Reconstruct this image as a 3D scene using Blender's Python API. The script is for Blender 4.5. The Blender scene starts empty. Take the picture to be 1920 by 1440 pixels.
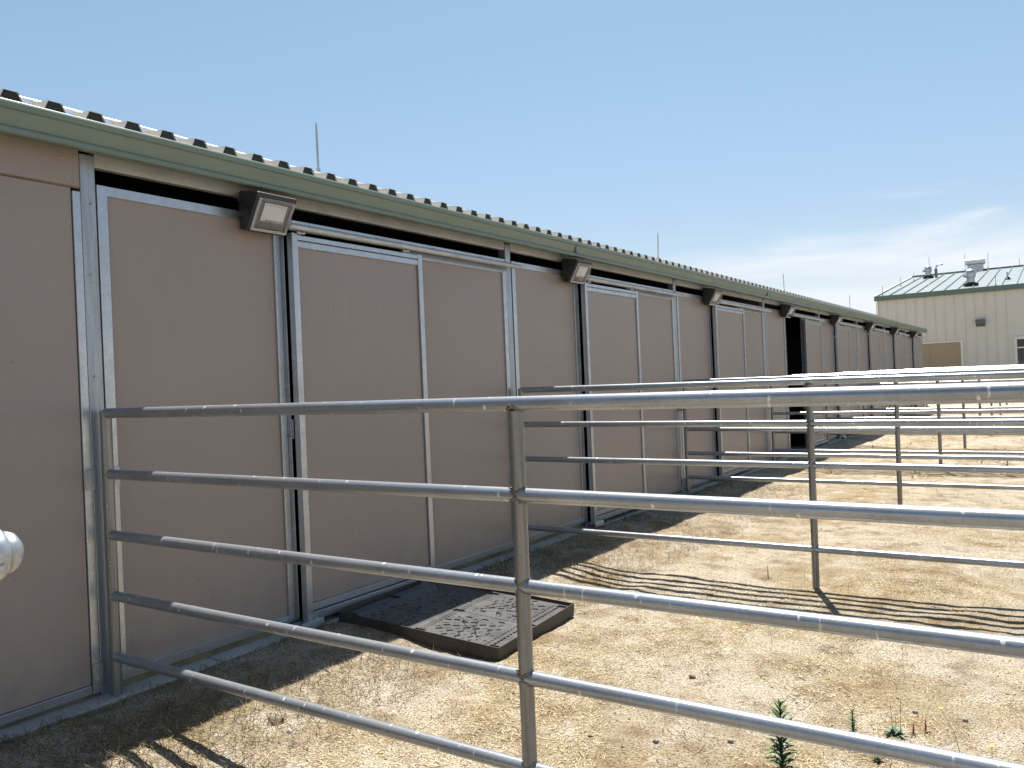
import bpy, math, random
import numpy as np
from mathutils import Vector, Matrix, noise
random.seed(7); rng = np.random.default_rng(11)
R = math.radians
sc = bpy.context.scene
col = sc.collection
BAY = 3.66

# ------------------------------------------------------------------ helpers
class MB:
    def __init__(s): s.v = []; s.f = []; s.sm = []
    def add(s, vs, fs, smooth=False):
        o = len(s.v); s.v += [tuple(v) for v in vs]
        s.f += [tuple(i + o for i in f) for f in fs]; s.sm += [smooth] * len(fs)
        return s
    def box(s, x0, x1, y0, y1, z0, z1):
        return s.add([(x0,y0,z0),(x1,y0,z0),(x1,y1,z0),(x0,y1,z0),(x0,y0,z1),(x1,y0,z1),(x1,y1,z1),(x0,y1,z1)],
                     [(0,3,2,1),(4,5,6,7),(0,1,5,4),(1,2,6,5),(2,3,7,6),(3,0,4,7)])
    def prism(s, prof, y0, y1):          # profile (x, z) swept along y
        n = len(prof)
        vs = [(x, y0, z) for x, z in prof] + [(x, y1, z) for x, z in prof]
        fs = [(i, (i+1) % n, n + (i+1) % n, n + i) for i in range(n)]
        return s.add(vs, fs + [tuple(range(n-1, -1, -1)), tuple(range(n, 2*n))])
    def tube(s, pts, r, seg=16, cap=True):
        pts = [Vector(p) for p in pts]; rr = r if isinstance(r, (list, tuple)) else [r]*len(pts)
        rings = []
        for i, p in enumerate(pts):
            t = (pts[min(i+1, len(pts)-1)] - pts[max(i-1, 0)]).normalized()
            a = t.cross(Vector((0, 0, 1)) if abs(t.z) < .9 else Vector((0, 1, 0))).normalized(); b = t.cross(a)
            rings.append([p + (a*math.cos(k*2*math.pi/seg) + b*math.sin(k*2*math.pi/seg))*rr[i] for k in range(seg)])
        vs = [v for q in rings for v in q]; fs = []
        for i in range(len(pts)-1):
            for k in range(seg):
                fs.append((i*seg+k, i*seg+(k+1) % seg, (i+1)*seg+(k+1) % seg, (i+1)*seg+k))
        s.add(vs, fs, True)
        if cap:
            s.add(rings[0], [tuple(range(seg-1, -1, -1))]); s.add(rings[-1], [tuple(range(seg))])
        return s
    def ball(s, c, r, sx=1, sy=1, sz=1, seg=12, rg=7):
        vs = []; fs = []
        for i in range(rg+1):
            th = math.pi*i/rg
            for k in range(seg):
                ph = 2*math.pi*k/seg
                vs.append((c[0]+r*sx*math.sin(th)*math.cos(ph), c[1]+r*sy*math.sin(th)*math.sin(ph), c[2]+r*sz*math.cos(th)))
        for i in range(rg):
            for k in range(seg):
                fs.append((i*seg+k, i*seg+(k+1) % seg, (i+1)*seg+(k+1) % seg, (i+1)*seg+k))
        return s.add(vs, fs, True)
    def build(s, name, mat, parent=None, bevel=0, loc=None):
        me = bpy.data.meshes.new(name); me.from_pydata(s.v, [], s.f)
        me.polygons.foreach_set('use_smooth', s.sm); me.materials.append(mat); me.validate(); me.update()
        o = bpy.data.objects.new(name, me); col.objects.link(o)
        if parent: o.parent = parent
        if loc: o.location = loc
        if bevel:
            m = o.modifiers.new('Bevel', 'BEVEL'); m.width = bevel; m.segments = 2; m.limit_method = 'ANGLE'; m.angle_limit = R(40)
        return o

def tag(o, label=None, cat=None, group=None, kind=None):
    if label: o['label'] = label
    if cat: o['category'] = cat
    if group: o['group'] = group
    if kind: o['kind'] = kind
    return o
def empty(name, loc=(0,0,0), label=None, cat=None, group=None):
    o = bpy.data.objects.new(name, None); col.objects.link(o); o.location = loc; o.empty_display_size = .1
    return tag(o, label, cat, group)
def copy_tree(o, parent=None):
    c = o.copy(); col.objects.link(c); c.parent = parent
    for ch in [q for q in list(col.objects) if q.parent == o]: copy_tree(ch, c)
    return c

# ------------------------------------------------------------------ materials
def mat(name):
    m = bpy.data.materials.new(name); m.use_nodes = True; nt = m.node_tree; b = nt.nodes['Principled BSDF']
    return m, nt, b
def N(nt, t, **k):
    n = nt.nodes.new(t)
    for a, v in k.items():
        if a in n.inputs.keys(): n.inputs[a].default_value = v
        else: setattr(n, a, v)
    return n
def coords(nt, scale=(1,1,1), rnd=True):
    tc = N(nt, 'ShaderNodeTexCoord'); mp = N(nt, 'ShaderNodeMapping'); mp.inputs['Scale'].default_value = scale
    if rnd:
        oi = N(nt, 'ShaderNodeObjectInfo'); ml = N(nt, 'ShaderNodeVectorMath', operation='SCALE'); ml.inputs['Scale'].default_value = 37.0
        cb = N(nt, 'ShaderNodeCombineXYZ')
        for i in range(3): nt.links.new(oi.outputs['Random'], cb.inputs[i])
        nt.links.new(cb.outputs[0], ml.inputs[0]); nt.links.new(ml.outputs[0], mp.inputs['Location'])
    nt.links.new(tc.outputs['Object'], mp.inputs['Vector'])
    return mp.outputs[0]
def noise_n(nt, vec, scale, detail=4, rough=.55, dist=0):
    n = N(nt, 'ShaderNodeTexNoise'); n.inputs['Scale'].default_value = scale; n.inputs['Detail'].default_value = detail
    n.inputs['Roughness'].default_value = rough; n.inputs['Distortion'].default_value = dist
    nt.links.new(vec, n.inputs['Vector']); return n.outputs['Fac']
def ramp(nt, fac, stops, interp='LINEAR'):
    r = N(nt, 'ShaderNodeValToRGB'); r.color_ramp.interpolation = interp
    e = r.color_ramp.elements
    while len(e) > 1: e.remove(e[-1])
    for i, (p, c) in enumerate(stops):
        q = e[0] if i == 0 else e.new(p)
        q.position = p; q.color = (c, c, c, 1) if isinstance(c, (int, float)) else (*c, 1)
    nt.links.new(fac, r.inputs[0]); return r.outputs[0]
def mix(nt, fac, a, b, blend='MIX'):
    m = N(nt, 'ShaderNodeMix', data_type='RGBA', blend_type=blend)
    for s, v in ((0, fac), (6, a), (7, b)):
        if isinstance(v, (int, float)): m.inputs[s].default_value = v
        elif isinstance(v, tuple): m.inputs[s].default_value = (*v, 1)
        else: nt.links.new(v, m.inputs[s])
    return m.outputs[2]
def bump(nt, b, h, strength, dist):
    n = N(nt, 'ShaderNodeBump'); n.inputs['Strength'].default_value = strength; n.inputs['Distance'].default_value = dist
    nt.links.new(h, n.inputs['Height']); nt.links.new(n.outputs[0], b.inputs['Normal']); return n

def galv(name, base, metallic, rough, spots=False, streak=(1,1,1), dirt=.3, var=.26, bs=.25):
    m, nt, b = mat(name); v = coords(nt)
    vs = coords(nt, streak)
    n1 = noise_n(nt, vs, 14, 6, .6); n2 = noise_n(nt, v, 90, 3, .5); n3 = noise_n(nt, v, 2.2, 5, .6)
    c = ramp(nt, n1, [(.3, tuple(q*(1-var) for q in base)), (.5, base), (.72, tuple(min(1, q*(1+var)) for q in base))])
    c = mix(nt, .25, c, ramp(nt, n2, [(.35, tuple(q*.75 for q in base)), (.65, tuple(min(1,q*1.2) for q in base))]))
    d = ramp(nt, n3, [(.56, 0.), (.75, dirt)])
    c = mix(nt, d, c, (.26, .22, .17))
    rr = ramp(nt, n1, [(.3, rough*1.15), (.7, rough*.85)])
    met = ramp(nt, n3, [(.5, metallic), (.8, metallic*.8)])
    h = n2
    if spots:
        vv = coords(nt, (1.0, .6, .6)); wn = noise_n(nt, vv, 70, 3, .6)
        cb = N(nt, 'ShaderNodeCombineXYZ'); nt.links.new(wn, cb.inputs[0]); nt.links.new(wn, cb.inputs[2])
        ad = N(nt, 'ShaderNodeVectorMath', operation='MULTIPLY_ADD'); ad.inputs[1].default_value = (.02,.02,.02)
        nt.links.new(cb.outputs[0], ad.inputs[0]); nt.links.new(vv, ad.inputs[2])
        vo = N(nt, 'ShaderNodeTexVoronoi'); vo.inputs['Scale'].default_value = 24; nt.links.new(ad.outputs[0], vo.inputs['Vector'])
        s1 = ramp(nt, vo.outputs['Distance'], [(.0, .9), (.10, .8), (.15, 0.)])
        s1 = mix(nt, 1, s1, ramp(nt, noise_n(nt, v, 9, 3), [(.42, 0.), (.5, 1.)]), 'MULTIPLY')
        v2 = coords(nt, (1.0, .16, .16)); vo2 = N(nt, 'ShaderNodeTexVoronoi'); vo2.inputs['Scale'].default_value = 34
        ad2 = N(nt, 'ShaderNodeVectorMath', operation='MULTIPLY_ADD'); ad2.inputs[1].default_value = (.012,.012,.012)
        nt.links.new(cb.outputs[0], ad2.inputs[0]); nt.links.new(v2, ad2.inputs[2]); nt.links.new(ad2.outputs[0], vo2.inputs['Vector'])
        s2 = ramp(nt, vo2.outputs['Distance'], [(.0, .8), (.10, .65), (.14, 0.)])
        s2 = mix(nt, 1, s2, ramp(nt, noise_n(nt, v, 11, 3), [(.52, 1.), (.6, 0.)]), 'MULTIPLY')
        mm = N(nt, 'ShaderNodeMath', operation='MAXIMUM'); nt.links.new(s1, mm.inputs[0]); nt.links.new(s2, mm.inputs[1])
        c = mix(nt, mm.outputs[0], c, (.74, .74, .72))
        mt = mix(nt, mm.outputs[0], met, (.25,.25,.25)); met = mt
        ah = N(nt, 'ShaderNodeMath', operation='MULTIPLY_ADD'); ah.inputs[1].default_value = 1.2
        nt.links.new(mm.outputs[0], ah.inputs[0]); nt.links.new(n2, ah.inputs[2]); h = ah.outputs[0]
    nt.links.new(c, b.inputs['Base Color']); nt.links.new(rr, b.inputs['Roughness']); nt.links.new(met, b.inputs['Metallic'])
    bump(nt, b, h, bs, .0012)
    return m

M = {}
M['rail'] = galv('galvanised_tube', (.34,.36,.385), .68, .31, True, (.25,1,1), .35)
M['post'] = galv('galvanised_post', (.23,.23,.225), .6, .38, False, (4,4,.10), .7, .45)
M['frame'] = galv('galvanised_frame', (.41,.445,.49), .8, .30, False, (1,1,1), .2, .12, .05)
M['framedull'] = galv('weathered_galvanised', (.33,.37,.415), .8, .42, False, (3,3,.2), .3, .2, .08)
M['header'] = galv('galvanised_header', (.42,.44,.45), .5, .45, False, (1,.3,1), .3)
M['vent'] = galv('galvanised_vent', (.45,.47,.49), .75, .36)
M['weld'] = galv('weld', (.16,.12,.09), .6, .6, False, (1,1,1), .9)

def paint(name, base, rough, var=.08, bumps=0, scale=6, spec=.5):
    m, nt, b = mat(name); v = coords(nt)
    n1 = noise_n(nt, v, scale, 6, .6); n2 = noise_n(nt, v, scale*25, 3)
    c = ramp(nt, n1, [(.3, tuple(q*(1-var) for q in base)), (.7, tuple(min(1,q*(1+var)) for q in base))])
    c = mix(nt, .3, c, ramp(nt, n2, [(.35, tuple(q*(1-var) for q in base)), (.65, tuple(q*(1+var) for q in base))]))
    nt.links.new(c, b.inputs['Base Color'])
    nt.links.new(ramp(nt, n1, [(.3, rough*.9), (.7, min(1, rough*1.1))]), b.inputs['Roughness'])
    b.inputs['Specular IOR Level'].default_value = spec
    if bumps: bump(nt, b, n2, bumps, .001)
    return m
# taupe laminated wall board: faint vertical rolling marks, rain dust and scuffs low down
def board():
    m, nt, b = mat('taupe_board'); v = coords(nt); vs = coords(nt, (1,6,.5))
    base = (.262,.222,.208)
    n1 = noise_n(nt, v, 1.3, 5, .6); n2 = noise_n(nt, vs, 9, 5, .6); n3 = noise_n(nt, v, 260, 2)
    c = ramp(nt, n1, [(.3, tuple(q*.93 for q in base)), (.7, tuple(q*1.06 for q in base))])
    c = mix(nt, .35, c, ramp(nt, n2, [(.3, tuple(q*.9 for q in base)), (.7, tuple(q*1.08 for q in base))]))
    c = mix(nt, .25, c, ramp(nt, n3, [(.35, tuple(q*.85 for q in base)), (.65, tuple(q*1.12 for q in base))]))
    sp = noise_n(nt, v, 38, 2, .4); c = mix(nt, ramp(nt, sp, [(.74, 0.), (.77, .5)]), c, (.14,.11,.09))
    # few thin scratches
    sv = coords(nt, (1, 1.0, .06)); sn = noise_n(nt, sv, 60, 1, .3); g = ramp(nt, noise_n(nt, v, 1.9, 2), [(.6, 0.), (.66, 1.)])
    mm = N(nt, 'ShaderNodeMath', operation='MULTIPLY'); nt.links.new(ramp(nt, sn, [(.74, 0.), (.77, .14)]), mm.inputs[0]); nt.links.new(g, mm.inputs[1])
    c = mix(nt, mm.outputs[0], c, (.5,.46,.42))
    sx = N(nt, 'ShaderNodeSeparateXYZ'); tcz = N(nt, 'ShaderNodeTexCoord'); nt.links.new(tcz.outputs['Object'], sx.inputs[0])
    mr = N(nt, 'ShaderNodeMapRange'); mr.inputs['From Min'].default_value = .75; mr.inputs['From Max'].default_value = .15; nt.links.new(sx.outputs['Z'], mr.inputs['Value'])
    dm = mix(nt, 1, mr.outputs[0], ramp(nt, noise_n(nt, v, 7, 6, .7), [(.42, 0.), (.62, .5)]), 'MULTIPLY')
    c = mix(nt, dm, c, (.36,.30,.23))
    nt.links.new(c, b.inputs['Base Color'])
    nt.links.new(ramp(nt, n2, [(.3, .29), (.7, .40)]), b.inputs['Roughness'])
    b.inputs['Specular IOR Level'].default_value = .5
    bump(nt, b, n1, .25, .02)
    return m
M['board'] = board()
M['green'] = paint('sage_gutter_paint', (.145,.190,.158), .40, .07)
M['roofwhite'] = paint('cream_roof_sheet', (.52,.49,.44), .45, .06)
M['closure'] = paint('dark_closure', (.016,.019,.02), .6, .2)
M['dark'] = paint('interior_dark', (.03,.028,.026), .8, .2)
M['black'] = paint('black_plastic', (.028,.028,.03), .38, .3, .3, 12)
M['blacktray'] = paint('dusty_black_plastic', (.065,.064,.064), .36, .35, .4, 9)
M['trayside'] = paint('muddy_tray_side', (.040,.035,.031), .6, .45, .4, 14)
M['lamp'] = paint('bronze_lamp_housing', (.017,.018,.021), .42, .2)
M['led'] = paint('led_board', (.86,.89,.91), .5, .04)
M['reflector'] = galv('reflector', (.20,.21,.23), .5, .35)
M['cream'] = paint('cream_siding', (.50,.50,.475), .5, .04, 0, 1.5)
M['greenroof'] = paint('green_roof_sheet', (.165,.195,.195), .38, .06, 0, 1.2)
M['fascia'] = paint('green_fascia', (.085,.135,.125), .45, .06)
M['browndoor'] = paint('tan_door', (.27,.22,.15), .55, .06, 0, 2)
M['trim'] = paint('white_trim', (.62,.60,.55), .5, .05)
M['greylamp'] = paint('grey_lamp', (.07,.09,.11), .45, .1)
M['whitepaint'] = paint('white_metal', (.75,.75,.74), .45, .05)
M['leaf'] = paint('weed_leaf', (.035,.085,.018), .5, .35, 0, 30)
M['greyleaf'] = paint('grey_leaf', (.12,.17,.11), .6, .25, 0, 30)
M['redleaf'] = paint('red_leaf', (.22,.08,.035), .6, .3, 0, 30)
M['petal'] = paint('yellow_petal', (.75,.62,.04), .6, .1, 0, 30)
M['stem'] = paint('dry_stem', (.30,.23,.10), .7, .2, 0, 30)
M['stone'] = paint('stone', (.24,.22,.20), .8, .3, .5, 20)
M['palestone'] = paint('pale_stone', (.6,.58,.53), .8, .15, .5, 20)
M['clod'] = paint('clod', (.2,.13,.08), .9, .3, .6, 40)
M['soil'] = paint('dark_soil', (.06,.038,.022), .95, .3, .6, 40)

m, nt, b = mat('lens_glass'); b.inputs['Base Color'].default_value = (.86,.85,.87,1); b.inputs['Roughness'].default_value = .05
b.inputs['Transmission Weight'].default_value = .97; b.inputs['IOR'].default_value = 1.12; M['lens'] = m
M['bezel'] = paint('clear_bezel', (.33,.35,.38), .35, .12, 0, 40)
m, nt, b = mat('window_glass'); b.inputs['Base Color'].default_value = (.012,.016,.02,1); b.inputs['Roughness'].default_value = .06
v = coords(nt); bump(nt, b, noise_n(nt, v, 1.2, 2), .1, .02); M['glass'] = m

def concrete():
    m, nt, b = mat('concrete'); v = coords(nt)
    n1 = noise_n(nt, v, 3, 6, .65); n2 = noise_n(nt, v, 120, 3)
    c = ramp(nt, n1, [(.3, (.28,.27,.25)), (.6, (.42,.41,.38)), (.75, (.34,.29,.22))])
    c = mix(nt, .3, c, ramp(nt, n2, [(.4, (.2,.19,.18)), (.6, (.5,.49,.46))]))
    nt.links.new(c, b.inputs['Base Color']); b.inputs['Roughness'].default_value = .85
    bump(nt, b, n2, .5, .003); return m
M['concrete'] = concrete()
def sill_m():
    m, nt, b = mat('dirty_sill'); v = coords(nt); n1 = noise_n(nt, v, 5, 5, .6)
    nt.links.new(ramp(nt, n1, [(.35, (.10,.085,.05)), (.6, (.22,.18,.10))]), b.inputs['Base Color']); b.inputs['Roughness'].default_value = .8
    return m
M['sill'] = sill_m()

def ground_m():
    m, nt, b = mat('dry_ground'); v = coords(nt, rnd=False)
    big = noise_n(nt, v, .9, 6, .6, .4); mid = noise_n(nt, v, 5, 5, .6); fine = noise_n(nt, v, 95, 3, .6); grit = noise_n(nt, v, 260, 2, .6)
    pale = (.70,.63,.51); straw = (.52,.43,.28); brown = (.25,.165,.085)
    c = ramp(nt, big, [(.40, straw), (.49, (.58,.50,.37)), (.56, pale)])
    c = mix(nt, ramp(nt, mid, [(.51, 0.), (.66, .62)]), c, brown)
    c = mix(nt, ramp(nt, mid, [(.36, .75), (.45, 0.)]), c, (.76,.70,.59))
    c = mix(nt, 1, c, ramp(nt, fine, [(.34, (.42,.36,.30)), (.44, (.75,.70,.64)), (.54, (1,1,1)), (.68,(1.0,1.0,1.0))]), 'MULTIPLY')
    c = mix(nt, .8, c, ramp(nt, grit, [(.36, (.35,.30,.26)), (.48, (.9,.88,.86)), (.6, (1,1,1))]), 'MULTIPLY')
    spk = noise_n(nt, v, 42, 4, .7)
    c = mix(nt, ramp(nt, spk, [(.62, 0.), (.67, .8)]), c, (.14,.085,.045))
    nt.links.new(c, b.inputs['Base Color']); b.inputs['Roughness'].default_value = .95; b.inputs['Specular IOR Level'].default_value = .15
    ad = N(nt, 'ShaderNodeMath', operation='MULTIPLY_ADD'); ad.inputs[1].default_value = .5
    nt.links.new(grit, ad.inputs[0]); nt.links.new(fine, ad.inputs[2])
    bump(nt, b, ad.outputs[0], 1.0, .03)
    return m
M['ground'] = ground_m()
def straw_m(name, a, c2, d):
    m, nt, b = mat(name); v = coords(nt, rnd=False)
    n1 = noise_n(nt, v, 150, 2, .7)
    nt.links.new(ramp(nt, n1, [(.32, a), (.5, c2), (.66, d)]), b.inputs['Base Color']); b.inputs['Roughness'].default_value = .75
    b.inputs['Specular IOR Level'].default_value = .3
    return m
M['straw'] = straw_m('straw', (.13,.09,.05), (.46,.36,.20), (.68,.59,.43))
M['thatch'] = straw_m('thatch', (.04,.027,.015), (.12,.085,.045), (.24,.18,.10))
M['grit'] = straw_m('grit', (.10,.08,.06), (.32,.27,.20), (.58,.54,.47))

# ------------------------------------------------------------------ ground
HOLES = [(.88, .27, .045, .10), (.80, .36, .03, .06), (2.37, 1.80, .035, .05), (2.83, 1.66, .025, .03), (.62,.42,.03,.03)]
def hz(x, y):
    t = min(1, max(0, (x - .13) / 1.1)); s = 1 - t*t*(3-2*t)
    base = .052 + .085*s
    a = noise.noise(Vector((x*.55, y*.55, 3.1)))*.028 + noise.noise(Vector((x*1.7, y*1.7, 9.4)))*.016
    a += noise.noise(Vector((x*4, y*4, 1.2)))*.012 + noise.noise(Vector((x*11, y*11, 7.2)))*.0065 + noise.noise(Vector((x*24, y*24, 4.2)))*.003
    a *= min(1, max(.5, (x-.1)/.6))
    a += .012*max(0, 1-abs(x-.14)/.12)*max(0, noise.noise(Vector((x*3, y*2.3, 6.6)))+.35)
    d = math.hypot(x-2.45, y-3.66); a *= min(1, .15 + d*.8) if d < 1.1 else 1
    for hx, hy, r, dep in HOLES:
        q = ((x-hx)**2 + (y-hy)**2) / (r*r)
        if q < 9: a += -dep*math.exp(-q*1.4) + .006*math.exp(-(math.sqrt(q)-1.5)**2*4)
    return base + a
def axis(segs):
    out = []
    for a, b_, s in segs:
        n = max(1, round((b_-a)/s)); out += [a + (b_-a)*i/n for i in range(n)]
    return out + [segs[-1][1]]
gx = axis([(-90,-20,14), (-20,-1,3), (-1,.05,.35), (.05,4.4,.02), (4.4,8,.15), (8,20,1.2), (20,90,10), (90,400,60)])
gy = axis([(-90,-12,10), (-12,-2,.8), (-2,-.7,.08), (-.7,3.2,.02), (3.2,8,.035), (8,16,.1), (16,45,.6), (45,120,8), (120,500,60)])
X, Y = np.meshgrid(gx, gy)
Zs = np.array([[ (hz(x, y) if (x > -.5 and x < 25 and y < 60) else .03) for x in gx] for y in gy])
nx, ny = len(gx), len(gy)
me = bpy.data.meshes.new('ground')
vv = np.stack([X, Y, Zs], -1).reshape(-1, 3)
ii = (np.arange(ny-1)[:, None]*nx + np.arange(nx-1)[None, :]).reshape(-1)
ff = np.stack([ii, ii+1, ii+1+nx, ii+nx], 1)
def np_mesh(me, vv, ff, k):
    me.vertices.add(len(vv)); me.vertices.foreach_set('co', vv.astype(np.float32).ravel())
    me.loops.add(len(ff)*k); me.loops.foreach_set('vertex_index', ff.astype(np.int32).ravel())
    me.polygons.add(len(ff)); me.polygons.foreach_set('loop_start', np.arange(0, len(ff)*k, k, dtype=np.int32))
    me.update(calc_edges=True)
np_mesh(me, vv, ff, 4); me.polygons.foreach_set('use_smooth', [True]*len(ff)); me.materials.append(M['ground'])
g = bpy.data.objects.new('ground', me); col.objects.link(g); g['kind'] = 'structure'

# scattered straw, thatch and grit
TX0, TX1, TY0, TY1 = .11, 1.29, 1.38, 2.42
def in_tray(x, y): return TX0-.03 < x < TX1+.03 and TY0-.03 < y < TY1+.03
def blades(name, n, fx, fy, ln, wd, lift, material, label, cat, keep=None):
    vs = []; fs = []
    k = 0
    while k < n:
        x = fx(); y = fy()
        if in_tray(x, y) or (keep and not keep(x, y)): 
            k += 1; continue
        l = random.uniform(*ln); w = random.uniform(*wd); a = random.uniform(0, 2*math.pi); e = random.uniform(*lift)
        z = hz(x, y) + .001
        dx, dy, dz = math.cos(a)*math.cos(e)*l, math.sin(a)*math.cos(e)*l, math.sin(e)*l
        px, py = -math.sin(a)*w/2, math.cos(a)*w/2
        o = len(vs); bz = random.uniform(-.2, .35)*l*.35
        vs += [(x-px, y-py, z), (x+px, y+py, z), (x+dx*.55+px, y+dy*.55+py, z+dz*.55+bz*.4+.001), (x+dx*.55-px, y+dy*.55-py, z+dz*.55+bz*.4+.002), (x+dx, y+dy, z+dz)]
        fs += [(o, o+1, o+2, o+3)]; fs += [(o+3, o+2, o+4, o+4)]
        k += 1
    q = [f for f in fs if f[2] != f[3]]; t = [f[:3] for f in fs if f[2] == f[3]]
    me = bpy.data.meshes.new(name); me.from_pydata(vs, [], q + t); me.materials.append(material)
    o = bpy.data.objects.new(name, me); col.objects.link(o); tag(o, label, cat, kind='stuff'); return o
def nearx(): return .13 + 4.1*random.random()
def neary(): return -.7 + 11*(random.random()**1.7)
def patch(x, y): return noise.noise(Vector((x*1.4, y*1.4, 5.5))) + .35*noise.noise(Vector((x*5, y*5, 2.5))) > random.uniform(-.18, .42)
blades('dry_grass', 150000, nearx, neary, (.008, .038), (.0014, .0036), (0, .4), M['straw'], 'short chopped dry straw littering the sandy ground of the pens', 'dry grass', patch)
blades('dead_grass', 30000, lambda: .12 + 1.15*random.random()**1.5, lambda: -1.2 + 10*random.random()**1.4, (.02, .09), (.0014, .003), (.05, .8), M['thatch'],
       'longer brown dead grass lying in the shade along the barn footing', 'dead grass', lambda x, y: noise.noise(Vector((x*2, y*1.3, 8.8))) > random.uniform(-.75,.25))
blades('hay_scraps', 26000, nearx, neary, (.025, .085), (.0014, .0028), (0, .5), M['thatch'], 'loose tangled scraps of hay gathered in patches on the sand', 'hay scraps', lambda x, y: noise.noise(Vector((x*2.3+4, y*2.3, 3.3))) > random.uniform(.30,.55))
blades('standing_straw', 500, nearx, lambda: -.3 + 22*random.random(), (.05, .16), (.0012, .0025), (.4, 1.4), M['straw'], 'sparse thin dead stalks standing up across the pens', 'dry stalks')
blades('far_dry_grass', 9000, lambda: .6+9*random.random(), lambda: 10+28*random.random(), (.04, .12), (.006, .02), (.05, .8), M['straw'], 'pale tufts of dry grass in the far pens beside the barn', 'dry grass',
       lambda x, y: noise.noise(Vector((x*.8, y*.5, 1.8))) > random.uniform(-.1,.4))
vs = []; fs = []
for k in range(26000):
    x = nearx(); y = neary()
    if in_tray(x, y): continue
    r = random.uniform(.0015, .0042)*(1.6 if random.random() < .03 else 1); z = hz(x, y) + r*.3; o = len(vs)
    j = [random.uniform(.6, 1.2)*r for _ in range(6)]
    vs += [(x+j[0], y, z), (x, y+j[1], z), (x-j[2], y, z), (x, y-j[3], z), (x, y, z+j[4]*.8), (x, y, z-j[5])]
    fs += [(o,o+1,o+4), (o+1,o+2,o+4), (o+2,o+3,o+4), (o+3,o,o+4)]
me = bpy.data.meshes.new('gravel'); me.from_pydata(vs, [], fs); me.materials.append(M['grit'])
o = bpy.data.objects.new('gravel', me); col.objects.link(o); tag(o, 'fine sandy grit and small pebbles scattered over the pen ground', 'gravel', kind='stuff')

mb = MB()
for k in range(650):
    x = nearx(); y = neary()
    if in_tray(x, y) or x < .2: continue
    r = random.uniform(.002, .0055)*(1.8 if random.random() < .06 else 1)
    n0 = len(mb.v); mb.ball((x, y, hz(x, y)+r*.4), r, random.uniform(.8,1.6), random.uniform(.8,1.4), .7, 6, 4)
o = mb.build('dirt_crumbs', M['clod']); tag(o, 'dark brown crumbs of dry dung and soil dotted over the pen ground', 'dirt crumbs', kind='stuff')

# ------------------------------------------------------------------ barn
barn = empty('horse_barn', (0,0,0), 'long low taupe stable barn with sliding stall doors and a sage green gutter', 'barn')
YN, YF = -6.5, 29.33
ZG = .15
c = MB(); seams = [YN] + [v for v in np.arange(-3.1, 29.0, 1.22)] + [YF+.1]
for a, b_ in zip(seams[:-1], seams[1:]): c.box(-.30, .112 + random.uniform(-.002,.002), a+.004, b_-.004, -.15, ZG)
c.build('foundation', M['concrete'], barn, .006)
MB().box(-.30, -.018, YN, YF, ZG, .185).build('sill', M['sill'], barn)
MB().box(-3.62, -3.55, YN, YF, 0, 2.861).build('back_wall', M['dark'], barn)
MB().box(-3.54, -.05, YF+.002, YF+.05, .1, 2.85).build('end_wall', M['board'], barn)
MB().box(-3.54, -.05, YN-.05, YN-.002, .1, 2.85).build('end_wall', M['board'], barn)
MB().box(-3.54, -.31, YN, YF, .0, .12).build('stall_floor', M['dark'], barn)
# interior pipe panel seen through the open stall door
ip = MB()
for k in range(7): ip.tube([(-1.9, 11.2, .4+.28*k), (-1.9, 14.4, .4+.28*k)], .022, 8)
ip.build('stall_divider', M['framedull'], barn)
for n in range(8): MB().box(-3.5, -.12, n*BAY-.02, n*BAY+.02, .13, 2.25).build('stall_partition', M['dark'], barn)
# posts
for n in range(9):
    y = n*BAY - (.012 if n else .0)
    p = MB().box(-.075, 0, y-.043, y+.032, ZG, 2.79).build('post', M['framedull'], barn, .004)
hb = MB(); 
for a in range(-2, 8): 
    y0 = a*BAY + (.034 if a >= 0 else .0); y1 = (a+1)*BAY - .058
    if a < 0: continue
    hb.box(-.05, -.006, y0, y1, 2.735, 2.86)
hb.build('header_beam', M['header'], barn, .003)
# painted bay on the near side
pp = MB(); pp.box(-.03, -.004, -6.4, -.088, .215, 2.615)
pp.build('painted_panel', M['board'], barn, .003)
tp = MB().box(-.03, .004, -6.4, -.047, 2.622, 2.85); pn = tp.build('upper_panel', M['board'], barn, .003)
MB().box(-.034, .002, -6.4, -.047, 2.6155, 2.6215).build('panel_seam', M['sill'], barn)
fr = MB().box(-.03, .006, -.086, -.047, .17, 2.60); fr.box(-.03, .003, -6.4, -.088, .17, .213)
fr.build('panel_frame', M['frame'], barn, .003)
for y, z in ((-.13, 2.75), (-.105, 2.66), (-.42, 2.70), (-.05+.06, 2.55), (-.012, 2.2), (-.012,1.7)):
    MB().ball((.005, y, z), .006, .5, 1, 1, 8, 4).build('screw', M['frame'], barn)

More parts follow.
